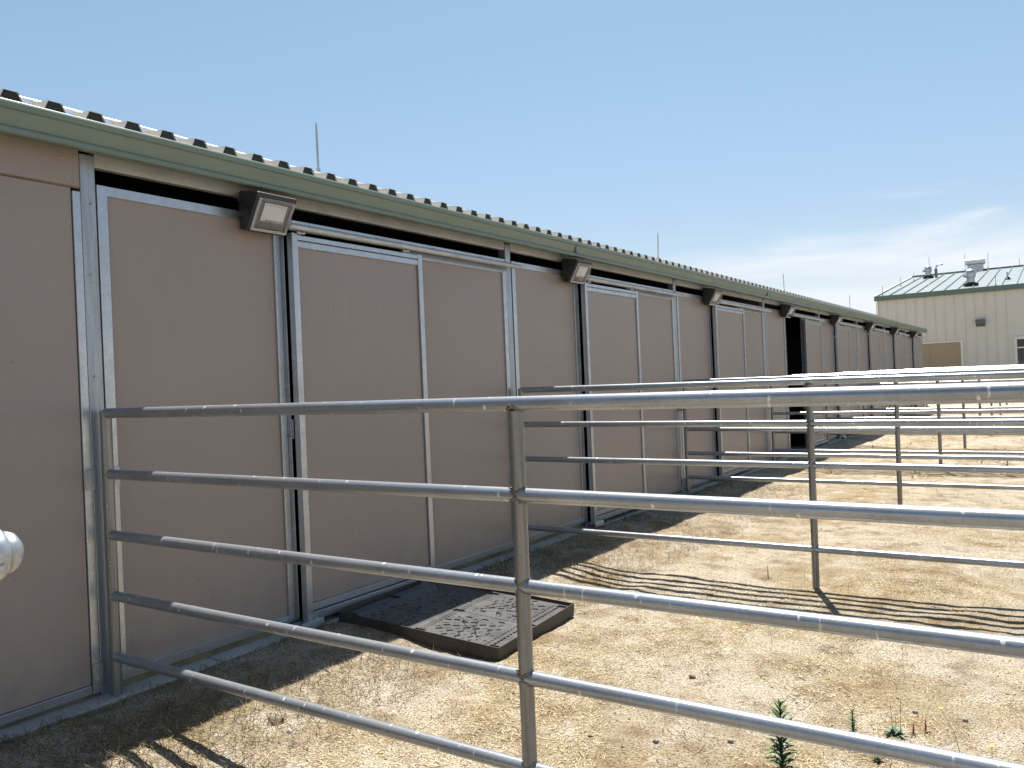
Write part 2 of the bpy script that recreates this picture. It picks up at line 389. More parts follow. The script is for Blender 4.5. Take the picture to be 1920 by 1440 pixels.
def wall_panel(y0, y1, z0, z1, par, left=.05, right=.05, chan=False):
    b_ = MB().box(-.03, -.012, y0+left, y1-right, z0+.05, z1-.05).build('wall_panel', M['board'], par)
    f = MB(); f.box(-.035, .004, y0, y0+left, z0, z1); f.box(-.035, .004, y1-right, y1, z0, z1)
    f.box(-.035, .0015, y0+left, y1-right, z1-.05, z1); f.box(-.035, .0015, y0+left, y1-right, z0, z0+.05)
    if chan:
        f.box(-.03, -.008, y1+.0005, y1+.026, z0, z1); f.box(-.03, .006, y1+.0265, y1+.030, z0, z1)
    f.build('panel_frame', M['frame'], b_, .003)
    return b_
door_shift = [0, 0, -.01, 1.04, -.05, -.05, -.03, -.02]
first = None
for n in range(8):
    y0 = n*BAY
    if n == 0:
        A = wall_panel(y0+.036, y0+1.160, .188, 2.65, barn, .052, .045, True)
        Cp = wall_panel(y0+2.30, y0+3.598, .188, 2.585, barn)
        protos = [A, Cp]
    else:
        for q in protos:
            k = copy_tree(q, barn); k.location.y = y0 - .006
    # header strip behind the track
    MB().box(-.03, -.002, y0+1.21, y0+3.598, 2.589, 2.655).build('track_header', M['frame'], barn, .002)
    pts = [(.082, y0+1.10, 2.592), (.082, y0+3.70, 2.587)]
    t = MB().tube(pts, .0215, 18)
    if n == 0: t.tube([(.082, y0+2.16, 2.590), (.082, y0+2.185, 2.590)], .0235, 18)
    tr = t.build('door_track', M['header'], barn)
    for yy in (1.35, 1.95, 2.55, 3.15, 3.5): MB().box(.0, .07, y0+yy, y0+yy+.04, 2.617, 2.6225).build('bracket', M['frame'], tr)
    # door
    dy = y0 + 1.188 + door_shift[n]
    if n == 0:
        D = empty('sliding_door', (0,0,0)); D.parent = barn
        MB().box(.05, .068, .048, 1.162, .29, 2.475).build('door_board', M['board'], D)
        f = MB(); f.box(.036, .085, 0, .045, .19, 2.555); f.box(.036, .085, 1.165, 1.21, .24, 2.55)
        f.box(.04, .082, .0455, 1.1645, 2.515, 2.545); f.box(.04, .082, .0455, 1.1645, 2.47, 2.508)
        f.box(.045, .072, .0455, 1.1645, 2.509, 2.514)
        f.box(.04, .082, .0455, 1.1645, .245, .288); f.box(.04, .092, .0455, 1.3, .188, .238)
        f.build('door_frame', M['frame'], D, .003)
        for yy in (.06, 1.02):
            h = MB(); h.tube([(.082, yy, 2.545), (.082, yy, 2.567)], .006, 8); h.box(.06, .104, yy-.02, yy+.02, 2.551, 2.557)
            for s in (-.022, .022): h.ball((.098, yy+s, 2.556), .011, 1, 1, .8, 8, 5)
            h.build('hanger', M['vent'], D)
        first = D
    else: D = copy_tree(first, barn)
    D.location = (0, dy, 0)
    if n == 3: D['label'] = 'stall door slid open along its track'
    gd = MB(); yy = y0+1.10
    gd.prism([(.04,.195),(.10,.195),(.135,.205),(.14,.155),(.134,.155),(.129,.199),(.10,.189),(.04,.189)], yy, yy+.17)
    gd.box(.03, .05, yy-.02, yy+.19, .152, .188)
    gd.build('door_guide', M['frame'], barn, .001)
# latch
la = MB().box(.018, .034, 1.178, 1.183, 1.30, 1.42); la.box(.004, .03, 1.15, 1.178, 1.31, 1.315)
for z in (1.33, 1.39): la.ball((.03, 1.176, z), .006, 1, 1, 1, 8, 4)
la.build('latch', M['framedull'], barn)

# gutter
gp = [(.0,2.86),(.0,2.862),(.128,2.862),(.128,2.905),(.134,2.912),(.160,2.912),(.166,2.905),(.166,2.868),(.158,2.862),(.158,2.80),(.160,2.795),(.150,2.768),(.140,2.764),(.0,2.775),(-.03,2.80),(-.03,2.86)]
gp = [(-.004,2.89),(.150,2.893),(.150,2.908),(.166,2.908),(.170,2.898),(.170,2.874),(.158,2.868),(.139,2.803),(.156,2.792),(.158,2.772),(.150,2.766),(.135,2.766),(-.003,2.80)]
sec = [YN, -1.5, 4.6, 10.7, 16.8, 22.9, YF+.08]
gm = MB()
for a, b_ in zip(sec[:-1], sec[1:]): gm.prism(gp, a+.0006, b_-.0006)
gu = gm.build('gutter', M['green'], barn, .002)
for yy in sec[1:-1]:
    j = MB(); j.box(.1585, .1615, yy-.03, yy+.03, 2.797, 2.866)
    j.prism([(.1705,2.899),(.1725,2.899),(.1725,2.874),(.1705,2.874)], yy-.03, yy+.03); j.build('joiner', M['green'], gu)
# corrugated roof, two slopes with a ridge
PITCH = .1905; RH = .058; MSL = .15
def roof_side(xa, xb, za, zb, name):
    vs = []; fs = []; y = -.2 - PITCH*33 - .0955
    ys = []
    while y < YF + .05:
        ys += [(y, 0), (y+.040, 0), (y+.066, RH), (y+.125, RH), (y+.151, 0)]; y += PITCH
    for (yy, h) in ys: vs += [(xa, yy, za+h), (xb, yy, zb+h)]
    for i in range(len(ys)-1): fs.append((2*i, 2*i+2, 2*i+3, 2*i+1))
    mb = MB().add(vs, fs); o = mb.build(name, M['roofwhite'], barn)
    md = o.modifiers.new('Solidify', 'SOLIDIFY'); md.thickness = .002; md.offset = 1
    return o
roof_side(.105, -1.85, 2.912, 2.912+1.955*MSL, 'roof_sheet'); roof_side(-3.75, -1.85, 2.912, 2.912+1.955*MSL, 'roof_sheet')
cl = MB(); y = -.2 - PITCH*33 - .0955
while y < YF:
    prof = [(y+.042, 0), (y+.149, 0), (y+.1235, RH-.004), (y+.0675, RH-.004)]
    n0 = [(.095, a, 2.914+h) for a, h in prof]; n1 = [(.05, a, 2.921+h) for a, h in prof]
    cl.add(n0+n1, [(0,1,2,3), (4,7,6,5), (0,4,5,1), (1,5,6,2), (2,6,7,3), (3,7,4,0)]); y += PITCH
tag(cl.build('rib_closure', M['closure'], barn), kind='stuff')
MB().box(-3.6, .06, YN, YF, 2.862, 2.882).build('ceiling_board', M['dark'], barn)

# lightning cable along the eave, lightning rods
cp = []; y = -3.0; k = 0
while y < 29.1:
    cp.append((-.03 + .012*noise.noise(Vector((y*1.3,0,0))), y, 2.932+RH+.011 + .004*noise.noise(Vector((y*4,2,0))))); y += .15
cab = MB().tube(cp, .0075, 8); cm = galv('bare_cable', (.72,.72,.72), .7, .4, False, (1,1,1), 0)
tag(cab.build('lightning_cable', cm), 'braided silver cable running along the roof edge on top of the ribs', 'cable')
rod_y = [1.56, 6.98, 12.42, 17.85, 23.25, 29.05]
rl = ['thin silver rod on the roof edge nearest the camera', 'thin silver rod on the roof edge above the second stall from the camera', 'third silver rod along the barn roof edge, right of the barn centre',
      'fourth silver rod along the barn roof edge, against white cloud', 'fifth silver rod of the barn roof edge, seen against the cream building', 'last silver rod at the far end of the barn roof edge']
rp = empty('lightning_rod')
MB().box(-.03,.03,-.03,.03,0,.008).build('base_plate', M['vent'], rp)
MB().tube([(0,0,.006),(0,0,.05)], .014, 10).build('clamp', M['vent'], rp)
MB().tube([(0,0,.04),(0,0,.30),(0,0,.345)], [.0075,.0075,.004], 8).build('rod', M['vent'], rp)
for i, y in enumerate(rod_y):
    q = rp if i == 0 else copy_tree(rp)
    q.location = (-.06, y, 2.936+RH); q.rotation_euler = (R([1,-1.5,.8,-.7,1.2,-1][i]), R([.5,1,-1,.8,0,.5][i]), 0)
    tag(q, rl[i], 'lightning rod', 'lightning rods along the barn roof edge')

# wall pack lights
W0, W1 = 0, .285
lamp = empty('wall_light')
hp = [(.0, 2.532), (.0, 2.752), (.02,2.755), (.178, 2.725), (.170, 2.700), (.066, 2.522)]
hs = MB().prism(hp, W0, W1); hs.build('housing', M['lamp'], lamp, .008)
MB().box(-.03,.0,.06,.22,2.56,2.74).build('mount_plate', M['lamp'], lamp, .003)
# glass frame on the slanted face, refractor in front and led board inside
def sl(t, off): # point along slanted face, 0 bottom..1 top
    ax, az, bx, bz = .066, 2.522, .170, 2.700
    L = math.hypot(bx-ax, bz-az); nx_, nz_ = (bz-az)/L, -(bx-ax)/L
    return ax+(bx-ax)*t + nx_*off, az+(bz-az)*t + nz_*off
bz = MB()
for (t0, t1, ya, yb) in ((.03,.12,.015,.27), (.9,.98,.015,.27), (.1202,.8998,.015,.034), (.1202,.8998,.251,.27)):
    bz.prism([sl(t0,.001), sl(t0,.012), sl(t1,.012), sl(t1,.001)], ya, yb)
bz.build('bezel', M['bezel'], lamp, .002)
MB().prism([sl(.13,.0005), sl(.13,.0025), sl(.89,.0025), sl(.89,.0005)], .036, .249).build('reflector', M['reflector'], lamp)
MB().prism([sl(.34,.004), sl(.34,.009), sl(.86,.009), sl(.86,.004)], .062, .222).build('led_board', M['led'], lamp, .001)
ld = MB()
for i in range(7):
    for tt in (.39, .81):
        a0 = sl(tt-.012, .0098); a1 = sl(tt+.012, .0098); b0 = sl(tt-.012,.0105); b1 = sl(tt+.012,.0105); yy = .078 + i*.0205
        ld.prism([a0, b0, b1, a1], yy, yy+.005)
ld.build('diode_row', M['lamp'], lamp)
rf = [sl(.13,.010), sl(.30,.052), sl(.87,.020), sl(.88,.013), sl(.32,.046), sl(.145,.010)]
a_ = sl(.12,.012); b2 = (.166, 2.568); c2 = (.186, 2.69); d2 = sl(.89, .012)
lens = MB()
def wedge(y0, y1, s): return [(x, y0 if k == 0 else y1, z) for k in (0,1) for x, z in s]
out = [a_, b2, c2, d2]; yA, yB = .03, .255; ins = .02
vs = [(a_[0],yA,a_[1]),(b2[0],yA+ins,b2[1]),(c2[0],yA+ins*.5,c2[1]),(d2[0],yA,d2[1]),(a_[0],yB,a_[1]),(b2[0],yB-ins,b2[1]),(c2[0],yB-ins*.5,c2[1]),(d2[0],yB,d2[1])]
lens.add(vs, [(0,1,5,4),(1,2,6,5),(2,3,7,6),(0,3,2,1),(4,5,6,7)])
lens.tube([(.1665,yA+ins,2.5675),(.1665,yB-ins,2.5675)], .0022, 6)
lo = lens.build('lens', M['lens'], lamp); md = lo.modifiers.new('Solidify','SOLIDIFY'); md.thickness = .003
hg = MB()
for z in (2.60, 2.70): hg.tube([(.012,-.006,z),(.045,-.006,z)], .005, 8); hg.ball((.012,-.006,z),.008,1,1,1,8,4)
hg.build('hinge', M['lamp'], lamp)
ord_ = ['nearest', 'second nearest', 'third nearest', 'fourth', 'fifth', 'sixth', 'seventh', 'farthest']
for n in range(8):
    q = lamp if n == 0 else copy_tree(lamp)
    q.location = (.03, n*BAY + .85 + [0,.0,.02,0,.0,.01,0,0][n], 0)
    lbl = {0:'dark bronze wall light nearest the camera, its square lens showing the white lamp board', 1:'dark wedge shaped wall light under the gutter, second from the camera',
           2:'dark wall light under the gutter, third from the camera', 3:'dark wall light just left of the open stall doorway', 4:'dark wall light just right of the open stall doorway',
           5:'dark wall light third from the far end of the barn', 6:'dark wall light next to last at the far end of the barn', 7:'small dark wall light last at the far end of the barn'}[n]
    tag(q, lbl, 'wall light', 'wall lights under the barn gutter')

# ------------------------------------------------------------------ pipe fences
ZT, SP, TR = 1.518, .2957, .0236
fence = empty('pipe_fence')
XS = [2.438, 4.88, 7.32]
for i in range(5):
    z = ZT - i*SP
    MB().tube([(.06, 0, z)] + [(7.32, 0, z)], TR if i else .0245, 24).build('rail', M['rail'], fence)
ep = MB().tube([(.056, 0, .15), (.056, 0, ZT+.010)], .027, 20); ep.ball((.056,0,ZT+.008), .027, 1, 1, .35, 20, 8)
e = ep.build('end_post', M['post'], fence)
for z in (1.36, 1.07, .78, .50): MB().ball((.074, -.022, z), .0065, 1, 1, 1, 8, 5).build('bolt', M['vent'], e)
for x in XS:
    wd = MB().tube([(x, 0, -.15), (x, 0, .6), (x, 0, ZT-.022 if x < 7 else ZT)], .0245, 24)
    for i in range(5):
        z = ZT - i*SP
        for s in ((-1,) if i == 0 else (-1, 1)):
            ring = []
            for k in range(25):
                a = k*2*math.pi/24; yy = .0250*math.sin(a); xx = .0250*math.cos(a)
                ring.append((x+xx, yy, z + s*(math.sqrt(max(0, TR*TR - yy*yy*.85)) + .002)))
            wd.tube(ring, [random.uniform(.0018,.0046) for _ in ring], 6, False)
    wd.build('post', M['post'], fence)
for x, i, s in ((XS[0],0,-1),(XS[0],1,1),(XS[0],1,-1),(XS[0],3,1),(XS[1],1,1)):
    z = ZT - i*SP; rw = MB()
    for k in range(12):
        a = -math.pi/2 + random.uniform(-.9,.9)
        yy = .0262*math.sin(a); rw.ball((x+.0262*math.cos(a)-.004, yy, z+s*(math.sqrt(max(0,TR*TR-yy*yy*.85))+.003+random.uniform(-.001,.004))), random.uniform(.002,.0042), 1.6, 1, .9, 7, 4)
    rw.build('rusty_weld', M['weld'], fence)
for z in (1.15, .215):
    for ya, yb, bs in ((-.086, -.035, ((-.062,.022),(-.062,.078))), (.034, .088, ((.06,.03),))):
        sto = MB().box(.0065, .0105, ya, yb, z, z+.10).build('strap', M['framedull'], fence, .001)
        for y, zz in bs: MB().ball((.0115, y, z+zz), .007, .6, 1, 1, 8, 4).build('bolt', M['vent'], sto)
fl = {0:'galvanized five rail pipe fence nearest the camera, crossing in front of the black tray', 1:'five rail pipe fence second from the camera, its post standing at the striped shadow',
      2:'third pipe fence from the camera, between the second and third rows of posts', 3:'fourth pipe fence from the camera, meeting the barn left of the open stall doorway',
      4:'fifth pipe fence from the camera, just past the open stall doorway', 5:'sixth pipe fence from the camera in the row of pens', 6:'seventh pipe fence from the camera, third from the far end',
      7:'next to last pipe fence of the pens', 8:'farthest pipe fence, meeting the far corner of the barn'}
for n in range(9):
    q = fence if n == 0 else copy_tree(fence)
    q.location = (0, n*BAY, (.0 if n == 0 else .006))
    q.rotation_euler = (0, R([.2,.38,.35,.3,.3,.25,.3,.25,.3][n]), R([.8, 1.7, 1.5, 1.3, 1.4, 1.2, 1.3, 1.1, 1.2][n]))
    tag(q, fl[n], 'fence', 'pipe fences dividing the pens')

# capped pipe at the left edge
cpf = empty('capped_pipe', (2.15, -1.9, 0), 'galvanized pipe end with domed cap and bolt at the left edge', 'pipe')
MB().tube([(0,-1.2,1.28),(0,.495,1.28)], .036, 24).build('pipe', M['rail'], cpf)
MB().tube([(0,-.9,1.25),(0,-.9,-.1)], .030, 20).build('post', M['post'], cpf)
ax = [(0,.478+t,1.28) for t in (0,.007,.026,.034,.0385,.0405,.048,.060,.070,.075)]
MB().tube(ax, [.044,.0525,.0535,.050,.0435,.0385,.0425,.037,.024,.003], 48).build('cap', M['vent'], cpf)
MB().ball((.049,.496,1.262), .0072, 1, 1, 1, 14, 8).build('bolt', M['vent'], cpf)

# ------------------------------------------------------------------ black plastic tray / pallet
TW, TD, TH = 1.167, .945, .085
tray = empty('plastic_pallet', (.685, 1.895, .088), 'black plastic pallet tray lying half in shade by the first stall door', 'pallet')
tray.rotation_euler = (R(.4), R(3.9), R(3.6)); tray.scale = (TW/1.09, TD/.96, 1)
hx, hy = .545, .48
t = MB()
for (x0,x1,y0,y1) in ((-hx,hx,-hy,-hy+.006), (-hx,hx,hy-.006,hy), (-hx,-hx+.006,-hy+.0061,hy-.0061), (hx-.006,hx,-hy+.0061,hy-.0061)): t.box(x0,x1,y0,y1,0,TH)
t.build('rim', M['trayside'], tray, .003)
# deck grid with raised pads and slots
dk = MB(); dz = TH-.022
dk.box(-hx+.011, hx-.011, -hy+.011, hy-.011, .004, dz-.010)
dk.build('base', M['black'], tray)
pd = MB(); rb = MB()
def inset_pad(x0, x1, y0, y1):
    pd.box(x0, x1, y0, y1, dz-.0095, dz)
nxp, nyp = 2, 2
xe = [-hx+.03, -.004, .004, hx-.03]; ye = [-hy+.03, -.004, .004, hy-.03]
holes = [(x, y) for x in (-hx+.055, 0, hx-.055) for y in (-hy+.055, 0, hy-.055)]
cell = .0125
cell = .007
gxs = np.arange(-hx+.014, hx-.014, cell); gys = np.arange(-hy+.014, hy-.014, cell)
GX, GY = np.meshgrid(gxs+cell/2, gys+cell/2); mask = np.zeros(GX.shape, bool)
def dash(x0, y0, x1, y1, w):
    global mask
    dx, dy = x1-x0, y1-y0; L2 = dx*dx+dy*dy
    t_ = np.clip(((GX-x0)*dx+(GY-y0)*dy)/L2, 0, 1)
    mask |= ((GX-x0-t_*dx)**2 + (GY-y0-t_*dy)**2) < w*w
for a_, b_ in holes: mask |= (np.abs(GX-a_) < .034) & (np.abs(GY-b_) < .024)
def dashed(pts, l=.022, gap=.014, w=.0042):
    acc = 0; on = True
    for (x0, y0), (x1, y1) in zip(pts[:-1], pts[1:]):
        L = math.hypot(x1-x0, y1-y0); t0 = 0
        while t0 < L:
            step = (l if on else gap) - acc; t1 = min(L, t0+step)
            if on and t1 > t0: dash(x0+(x1-x0)*t0/L, y0+(y1-y0)*t0/L, x0+(x1-x0)*t1/L, y0+(y1-y0)*t1/L, w)
            if t0+step <= L: on = not on; acc = 0
            else: acc += L-t0
            t0 = t0+step
for xx in (-.012, .012, hx-.075, -hx+.075, hx-.115): dashed([(xx, -hy+.05), (xx, hy-.05)])
dashed([(-hx+.04, 0), (hx-.04, 0)])
for k_ in range(90):
    px, py = random.uniform(-hx+.05, hx-.05), random.uniform(-hy+.05, hy-.05)
    jx, jy = int((px+hx-.014)/cell), int((py+hy-.014)/cell)
    if mask[max(0,jy-4):jy+5, max(0,jx-4):jx+5].any(): continue
    a = .5*math.sin(px*7)+1.2*math.cos(py*6); dash(px-.012*math.cos(a), py-.012*math.sin(a), px+.012*math.cos(a), py+.012*math.sin(a), .004)
for qx in (-1, 1):
    for qy in (-1, 1):
        fan = (qx*.055, qy*.06) if (qx*qy > 0) else (qx*(hx-.14), qy*.05)
        sg = 1 if qx*qy > 0 else -1
        for ring in range(8):
            rad = .075 + ring*.052; n_ = max(2, int(rad*1.35/.046))
            for j in range(n_):
                a = math.radians(6) + (j + (.5 if ring % 2 else .0))/n_*math.radians(80)
                px, py = fan[0] + sg*qx*rad*math.cos(a), fan[1] + qy*rad*math.sin(a)
                if not (.03 < px*qx < hx-.13 and .03 < py*qy < hy-.05): continue
                l = .012; ca, sa = sg*qx*math.cos(a), qy*math.sin(a)
                if (j+ring) % 2: dash(px-ca*l, py-sa*l, px+ca*l, py+sa*l, .0034)
                else:
                    nx1, ny1 = -sa*.0035, ca*.0035; l = .021
                    pd.add([(px-ca*l+nx1,py-sa*l+ny1,dz), (px-ca*l-nx1,py-sa*l-ny1,dz), (px+ca*l-nx1,py+sa*l-ny1,dz), (px+ca*l+nx1,py+sa*l+ny1,dz), (px-ca*l*.8,py-sa*l*.8,dz+.007), (px+ca*l*.8,py+sa*l*.8,dz+.007)],
                           [(1,2,5,4), (3,0,4,5), (0,1,4), (2,3,5)])
        # wandering vein of slots across the quadrant
        k0 = random.uniform(0, 6); vein = [(qx*(.06+.36*t_ ), qy*(.10+.30*t_ + .018*math.sin(t_*14+k0))) for t_ in np.linspace(0, 1, 14)]
        dashed(vein, .018, .016, .0038)
        k0 = random.uniform(0, 6); vein = [(qx*(.22+.018*math.sin(t_*12+k0)), qy*(.05+.38*t_)) for t_ in np.linspace(0, 1, 12)]
        dashed(vein, .018, .016, .0038)
for j, yy in enumerate(gys):
    run = None
    for i in range(len(gxs)+1):
        s_on = i == len(gxs) or mask[j, i]
        if not s_on and run is None: run = i
        if s_on and run is not None:
            x0_, x1_ = gxs[run], gxs[i-1]+cell
            pd.add([(x0_,yy,dz),(x1_,yy,dz),(x1_,yy+cell,dz),(x0_,yy+cell,dz),(x0_,yy,dz-.0095),(x1_,yy,dz-.0095),(x1_,yy+cell,dz-.0095),(x0_,yy+cell,dz-.0095)],
                   [(0,1,2,3),(0,3,7,4),(1,5,6,2),(0,4,5,1),(3,2,6,7)]); run = None
pd.build('deck', M['blacktray'], tray)

# ------------------------------------------------------------------ weeds
def leaf_mb(mb, base, az, el, L, w, curl=.6):
    d = Vector((math.cos(az)*math.cos(el), math.sin(az)*math.cos(el), math.sin(el))); s = Vector((-math.sin(az), math.cos(az), 0))
    p = Vector(base); pts = []; n = 5
    for i in range(n+1):
        t = i/n; ww = w*math.sin(math.pi*min(1, .12+t*.88))**.8*(1 if i < n else 0)
        up = Vector((0,0,.15*ww)); pts.append((p - s*ww/2 + up, p.copy(), p + s*ww/2 + up))
        e2 = el - curl*t; d = Vector((math.cos(az)*math.cos(e2), math.sin(az)*math.cos(e2), math.sin(e2))); p = p + d*L/n
    vs = [q for tr in pts for q in tr]; fs = []
    for i in range(n): fs += [(3*i,3*i+1,3*i+4,3*i+3), (3*i+1,3*i+2,3*i+5,3*i+4)]
    mb.add(vs, fs, True)
def weed(x, y, h, nl, L, w, m_leaf, label, cat='weed', lean=0):
    z = hz(x, y); t = empty('weed', (x, y, z-.005), label, cat)
    MB().tube([(0,0,0),(lean*.4,0,h*.5),(lean,0,h)], [.0045,.0035,.0015], 7).build('stem', m_leaf, t)
    lf = MB()
    for i in range(nl):
        u = i/nl; zz = h*(.06 + .94*u); az = i*2.4 + random.uniform(-.3,.3)
        k = (1 if u < .55 else 1 - (u-.55)*.9)
        leaf_mb(lf, (lean*u,0,zz), az, random.uniform(.35,.7) + .75*max(0,u-.5), L*k*random.uniform(.75,1.15), w*k, .9-.6*u)
    lf.build('leaves', m_leaf, t); return t
weed(2.985, .93, .262, 95, .075, .013, M['leaf'], 'tallest green leafy weed, growing behind the lowest near rail')
weed(3.149, 1.37, .118, 60, .03, .008, M['leaf'], 'small upright green weed between the tall weed and the grey one')
weed(3.27, 1.20, .02, 14, .03, .008, M['leaf'], 'tiny green sprout just under the near rail beside the grey weed')
t = empty('rosette_weed', (3.291, 1.487, hz(3.291,1.487)), 'greyish green rosette weed with thin upright stalks', 'weed')
lf = MB()
for i in range(42): leaf_mb(lf, (random.uniform(-.02,.02), random.uniform(-.02,.02), .003), i*2.4, random.uniform(.1,1.1), random.uniform(.025,.05), .013, .5)
lf.build('leaves', M['greyleaf'], t)
s_ = MB()
for a, b_, h in ((-.012,.006,.12),(.018,-.004,.155),(.0,.01,.07)): s_.tube([(a,b_,0),(a*1.4,b_,h)], .0012, 5)
s_.build('stalk', M['greyleaf'], t)
for i, (x, y, lb) in enumerate([(3.353,1.521,'reddish dry sprig right of the grey rosette weed'), (3.392,1.575,'upright reddish sprig farther right of the grey rosette weed')]):
    t = weed(x, y, .05+.01*i, 12, .03, .005, M['redleaf'], lb, 'sprig')
weed(3.37, 1.36, .028, 16, .028, .009, M['greyleaf'], 'small pale green weed low at the right behind the lowest rail')
for i, (x, y, h, lean, lb) in enumerate([(3.55, 1.33, .20, -.07, 'thin stalk with one yellow flower leaning left'), (3.64, 1.40, .06, .0, 'short yellow flower near the lower right corner')]):
    t = empty('yellow_flower', (x, y, hz(x, y)), lb, 'flower')
    MB().tube([(0,0,0),(lean*.4,0,h*.6),(lean,0,h)], [.0016,.0012,.001], 5).build('stem', M['stem'], t)
    f = MB()
    for k in range(9): leaf_mb(f, (lean,0,h), k*2.4, .35, .011, .007, -.3)
    f.ball((lean,0,h), .003, 1,1,1,6,4); f.build('petals', M['petal'], t)
weed(3.28, 10.75, .33, 40, .09, .016, M['leaf'], 'dark leafy weed growing far back in the third pen')
weed(2.05, 3.9, .10, 10, .05, .003, M['stem'], 'dry spindly plant behind the second fence shadow', 'dry plant')
# stones and clods
stones = [(2.315,1.717,.017,'clod','round brown dirt clod beside the small burrow hole'), (2.453,.963,.012,'stone','small grey stone low in front of the lowest rail'),
          (2.73,1.085,.012,'stone','small grey stone left of the tall green weed'), (3.33,1.745,.010,'stone','small grey stone above the grey rosette weed'),
          (3.519,1.765,.010,'stone','small grey stone at the right near the yellow flower'), (1.02,.24,.012,'palestone','small white stone near the foreground stripe shadows'),
          (2.79,1.95,.008,'palestone','small white pebble above the tall green weed')]
for x, y, r, mt, lb in stones:
    mb = MB(); mb.ball((0,0,0), r, 1.2, .9, .75, 10, 7)
    mb.v = [tuple(Vector(v)*(1+.35*noise.noise(Vector(v)*70+Vector((x*9,0,0))))) for v in mb.v]
    o = mb.build('stone', M[mt], None, 0, (x, y, hz(x, y)+r*.45)); tag(o, lb, 'stone')

# ------------------------------------------------------------------ far building
fb = empty('metal_building', (0, 40, 0), 'cream metal building with green standing seam roof beyond the barn', 'building')
XL, XR = -3.2, 16.0; ZE = 4.95; RM = .163; RD = 12.65
w = MB().box(XL, XR, 0, .2, -.2, 4.97)
xs = [XL+.30+.406*k for k in range(47)]
xs = [-2.78 + .405*k for k in range(-1, 46)]
sm_ = w
for x in xs:
    for (za, zb) in ((0, 4.84),):
        if -2.3 < x < .34: za = 2.79
        if 2.28 < x < 4.75: continue
        sm_.add([(x-.03,-.001,za),(x-.014,-.028,za),(x+.014,-.028,za),(x+.03,-.001,za),(x-.03,-.001,zb),(x-.014,-.028,zb),(x+.014,-.028,zb),(x+.03,-.001,zb)],
                [(0,1,5,4),(1,2,6,5),(2,3,7,6),(4,5,6,7)])
w.build('front_wall', M['cream'], fb)
MB().add([(XL,.2,-.2),(XL,2*RD,-.2),(XL,2*RD,ZE),(XL,RD,ZE+RM*RD),(XL,.2,ZE)], [(0,4,3,2,1)]).build('side_wall', M['cream'], fb)
def rz(y): return 5.05 + RM*y
rfm = MB()
rfm.add([(XL-.08,-.12,rz(-.12)),(XR,-.12,rz(-.12)),(XR,RD,rz(RD)),(XL-.08,RD,rz(RD)),(XL-.08,2*RD,rz(0)),(XR,2*RD,rz(0))], [(0,1,2,3),(3,2,5,4)])
rf_ = rfm.build('roof', M['greenroof'], fb); md = rf_.modifiers.new('Solidify','SOLIDIFY'); md.thickness = .06; md.offset = -1
ss = MB(); x = XL-.05
while x < XR:
    ss.add([(x-.018,-.13,rz(-.13)),(x+.018,-.13,rz(-.13)),(x+.018,RD,rz(RD)),(x-.018,RD,rz(RD)),(x-.018,-.13,rz(-.13)+.055),(x+.018,-.13,rz(-.13)+.055),(x+.018,RD,rz(RD)+.055),(x-.018,RD,rz(RD)+.055)],
           [(4,5,6,7),(0,1,5,4),(1,2,6,5),(3,0,4,7)]); x += .575
ss.build('standing_seam', M['fascia'], rf_)
MB().box(XL-.1, XR, -.22, -.135, 4.84, 5.08).build('gutter', M['fascia'], fb, .01)
MB().box(XL-.09, XR, RD-.12, RD+.12, rz(RD)+.01, rz(RD)+.08).build('ridge_cap', M['fascia'], fb)
MB().add([(XL-.12,-.13,rz(-.13)-.16),(XL-.12,RD,rz(RD)-.16),(XL-.12,RD,rz(RD)+.07),(XL-.12,-.13,rz(-.13)+.07),(XL-.075,-.13,rz(-.13)-.16),(XL-.075,RD,rz(RD)-.16),(XL-.075,RD,rz(RD)+.07),(XL-.075,-.13,rz(-.13)+.07)],
         [(0,1,2,3),(3,2,6,7),(4,7,6,5),(0,3,7,4)]).build('rake_trim', M['whitepaint'], fb)
MB().box(XL-.06, XL+.03, -.1, -.02, 0, 4.80).build('downspout', M['whitepaint'], fb, .01)
dr = MB().box(-2.2, -1.03, -.035, -.005, 0, 2.67); dr.box(-1.02, .235, -.035, -.005, 0, 2.67)
d_ = dr.build('double_door', M['browndoor'], fb)
dt = MB().box(-2.28, .33, -.05, -.003, 2.675, 2.74); dt.box(.24, .33, -.05, -.003, 0, 2.674); dt.box(-2.28,-2.205,-.05,-.003,0,2.674); dt.build('door_trim', M['trim'], d_)
wf = MB().box(2.33, 4.7, -.06, -.003, 2.64, 2.76); wf.box(2.33, 2.43, -.06, -.003, .9, 2.639); wf.box(4.6, 4.7, -.06, -.003, .9, 2.639)
wf.box(2.431, 4.599, -.06, -.003, .9, 1.0); wf.box(2.431, 4.599, -.05, -.003, 2.24, 2.30); wf.box(3.48, 3.54, -.048, -.004, 1.001, 2.239)
wo = wf.build('window', M['trim'], fb)
MB().box(2.43, 4.6, -.02, -.001, 1.0, 2.64).build('pane', M['glass'], wo)
fl_ = empty('building_light', (1.07, 39.94, 3.45), 'grey box light high on the cream building wall', 'wall light')
MB().box(-.19, .19, -.20, .03, -.02, .17).build('housing', M['greylamp'], fl_, .02)
MB().add([(-.17,-.18,-.02),(.17,-.18,-.02),(.17,-.02,-.14),(-.17,-.02,-.14),(-.17,-.02,-.02),(.17,-.02,-.02)], [(0,1,2,3),(0,3,4),(1,5,2)]).build('lens', M['greylamp'], fl_)
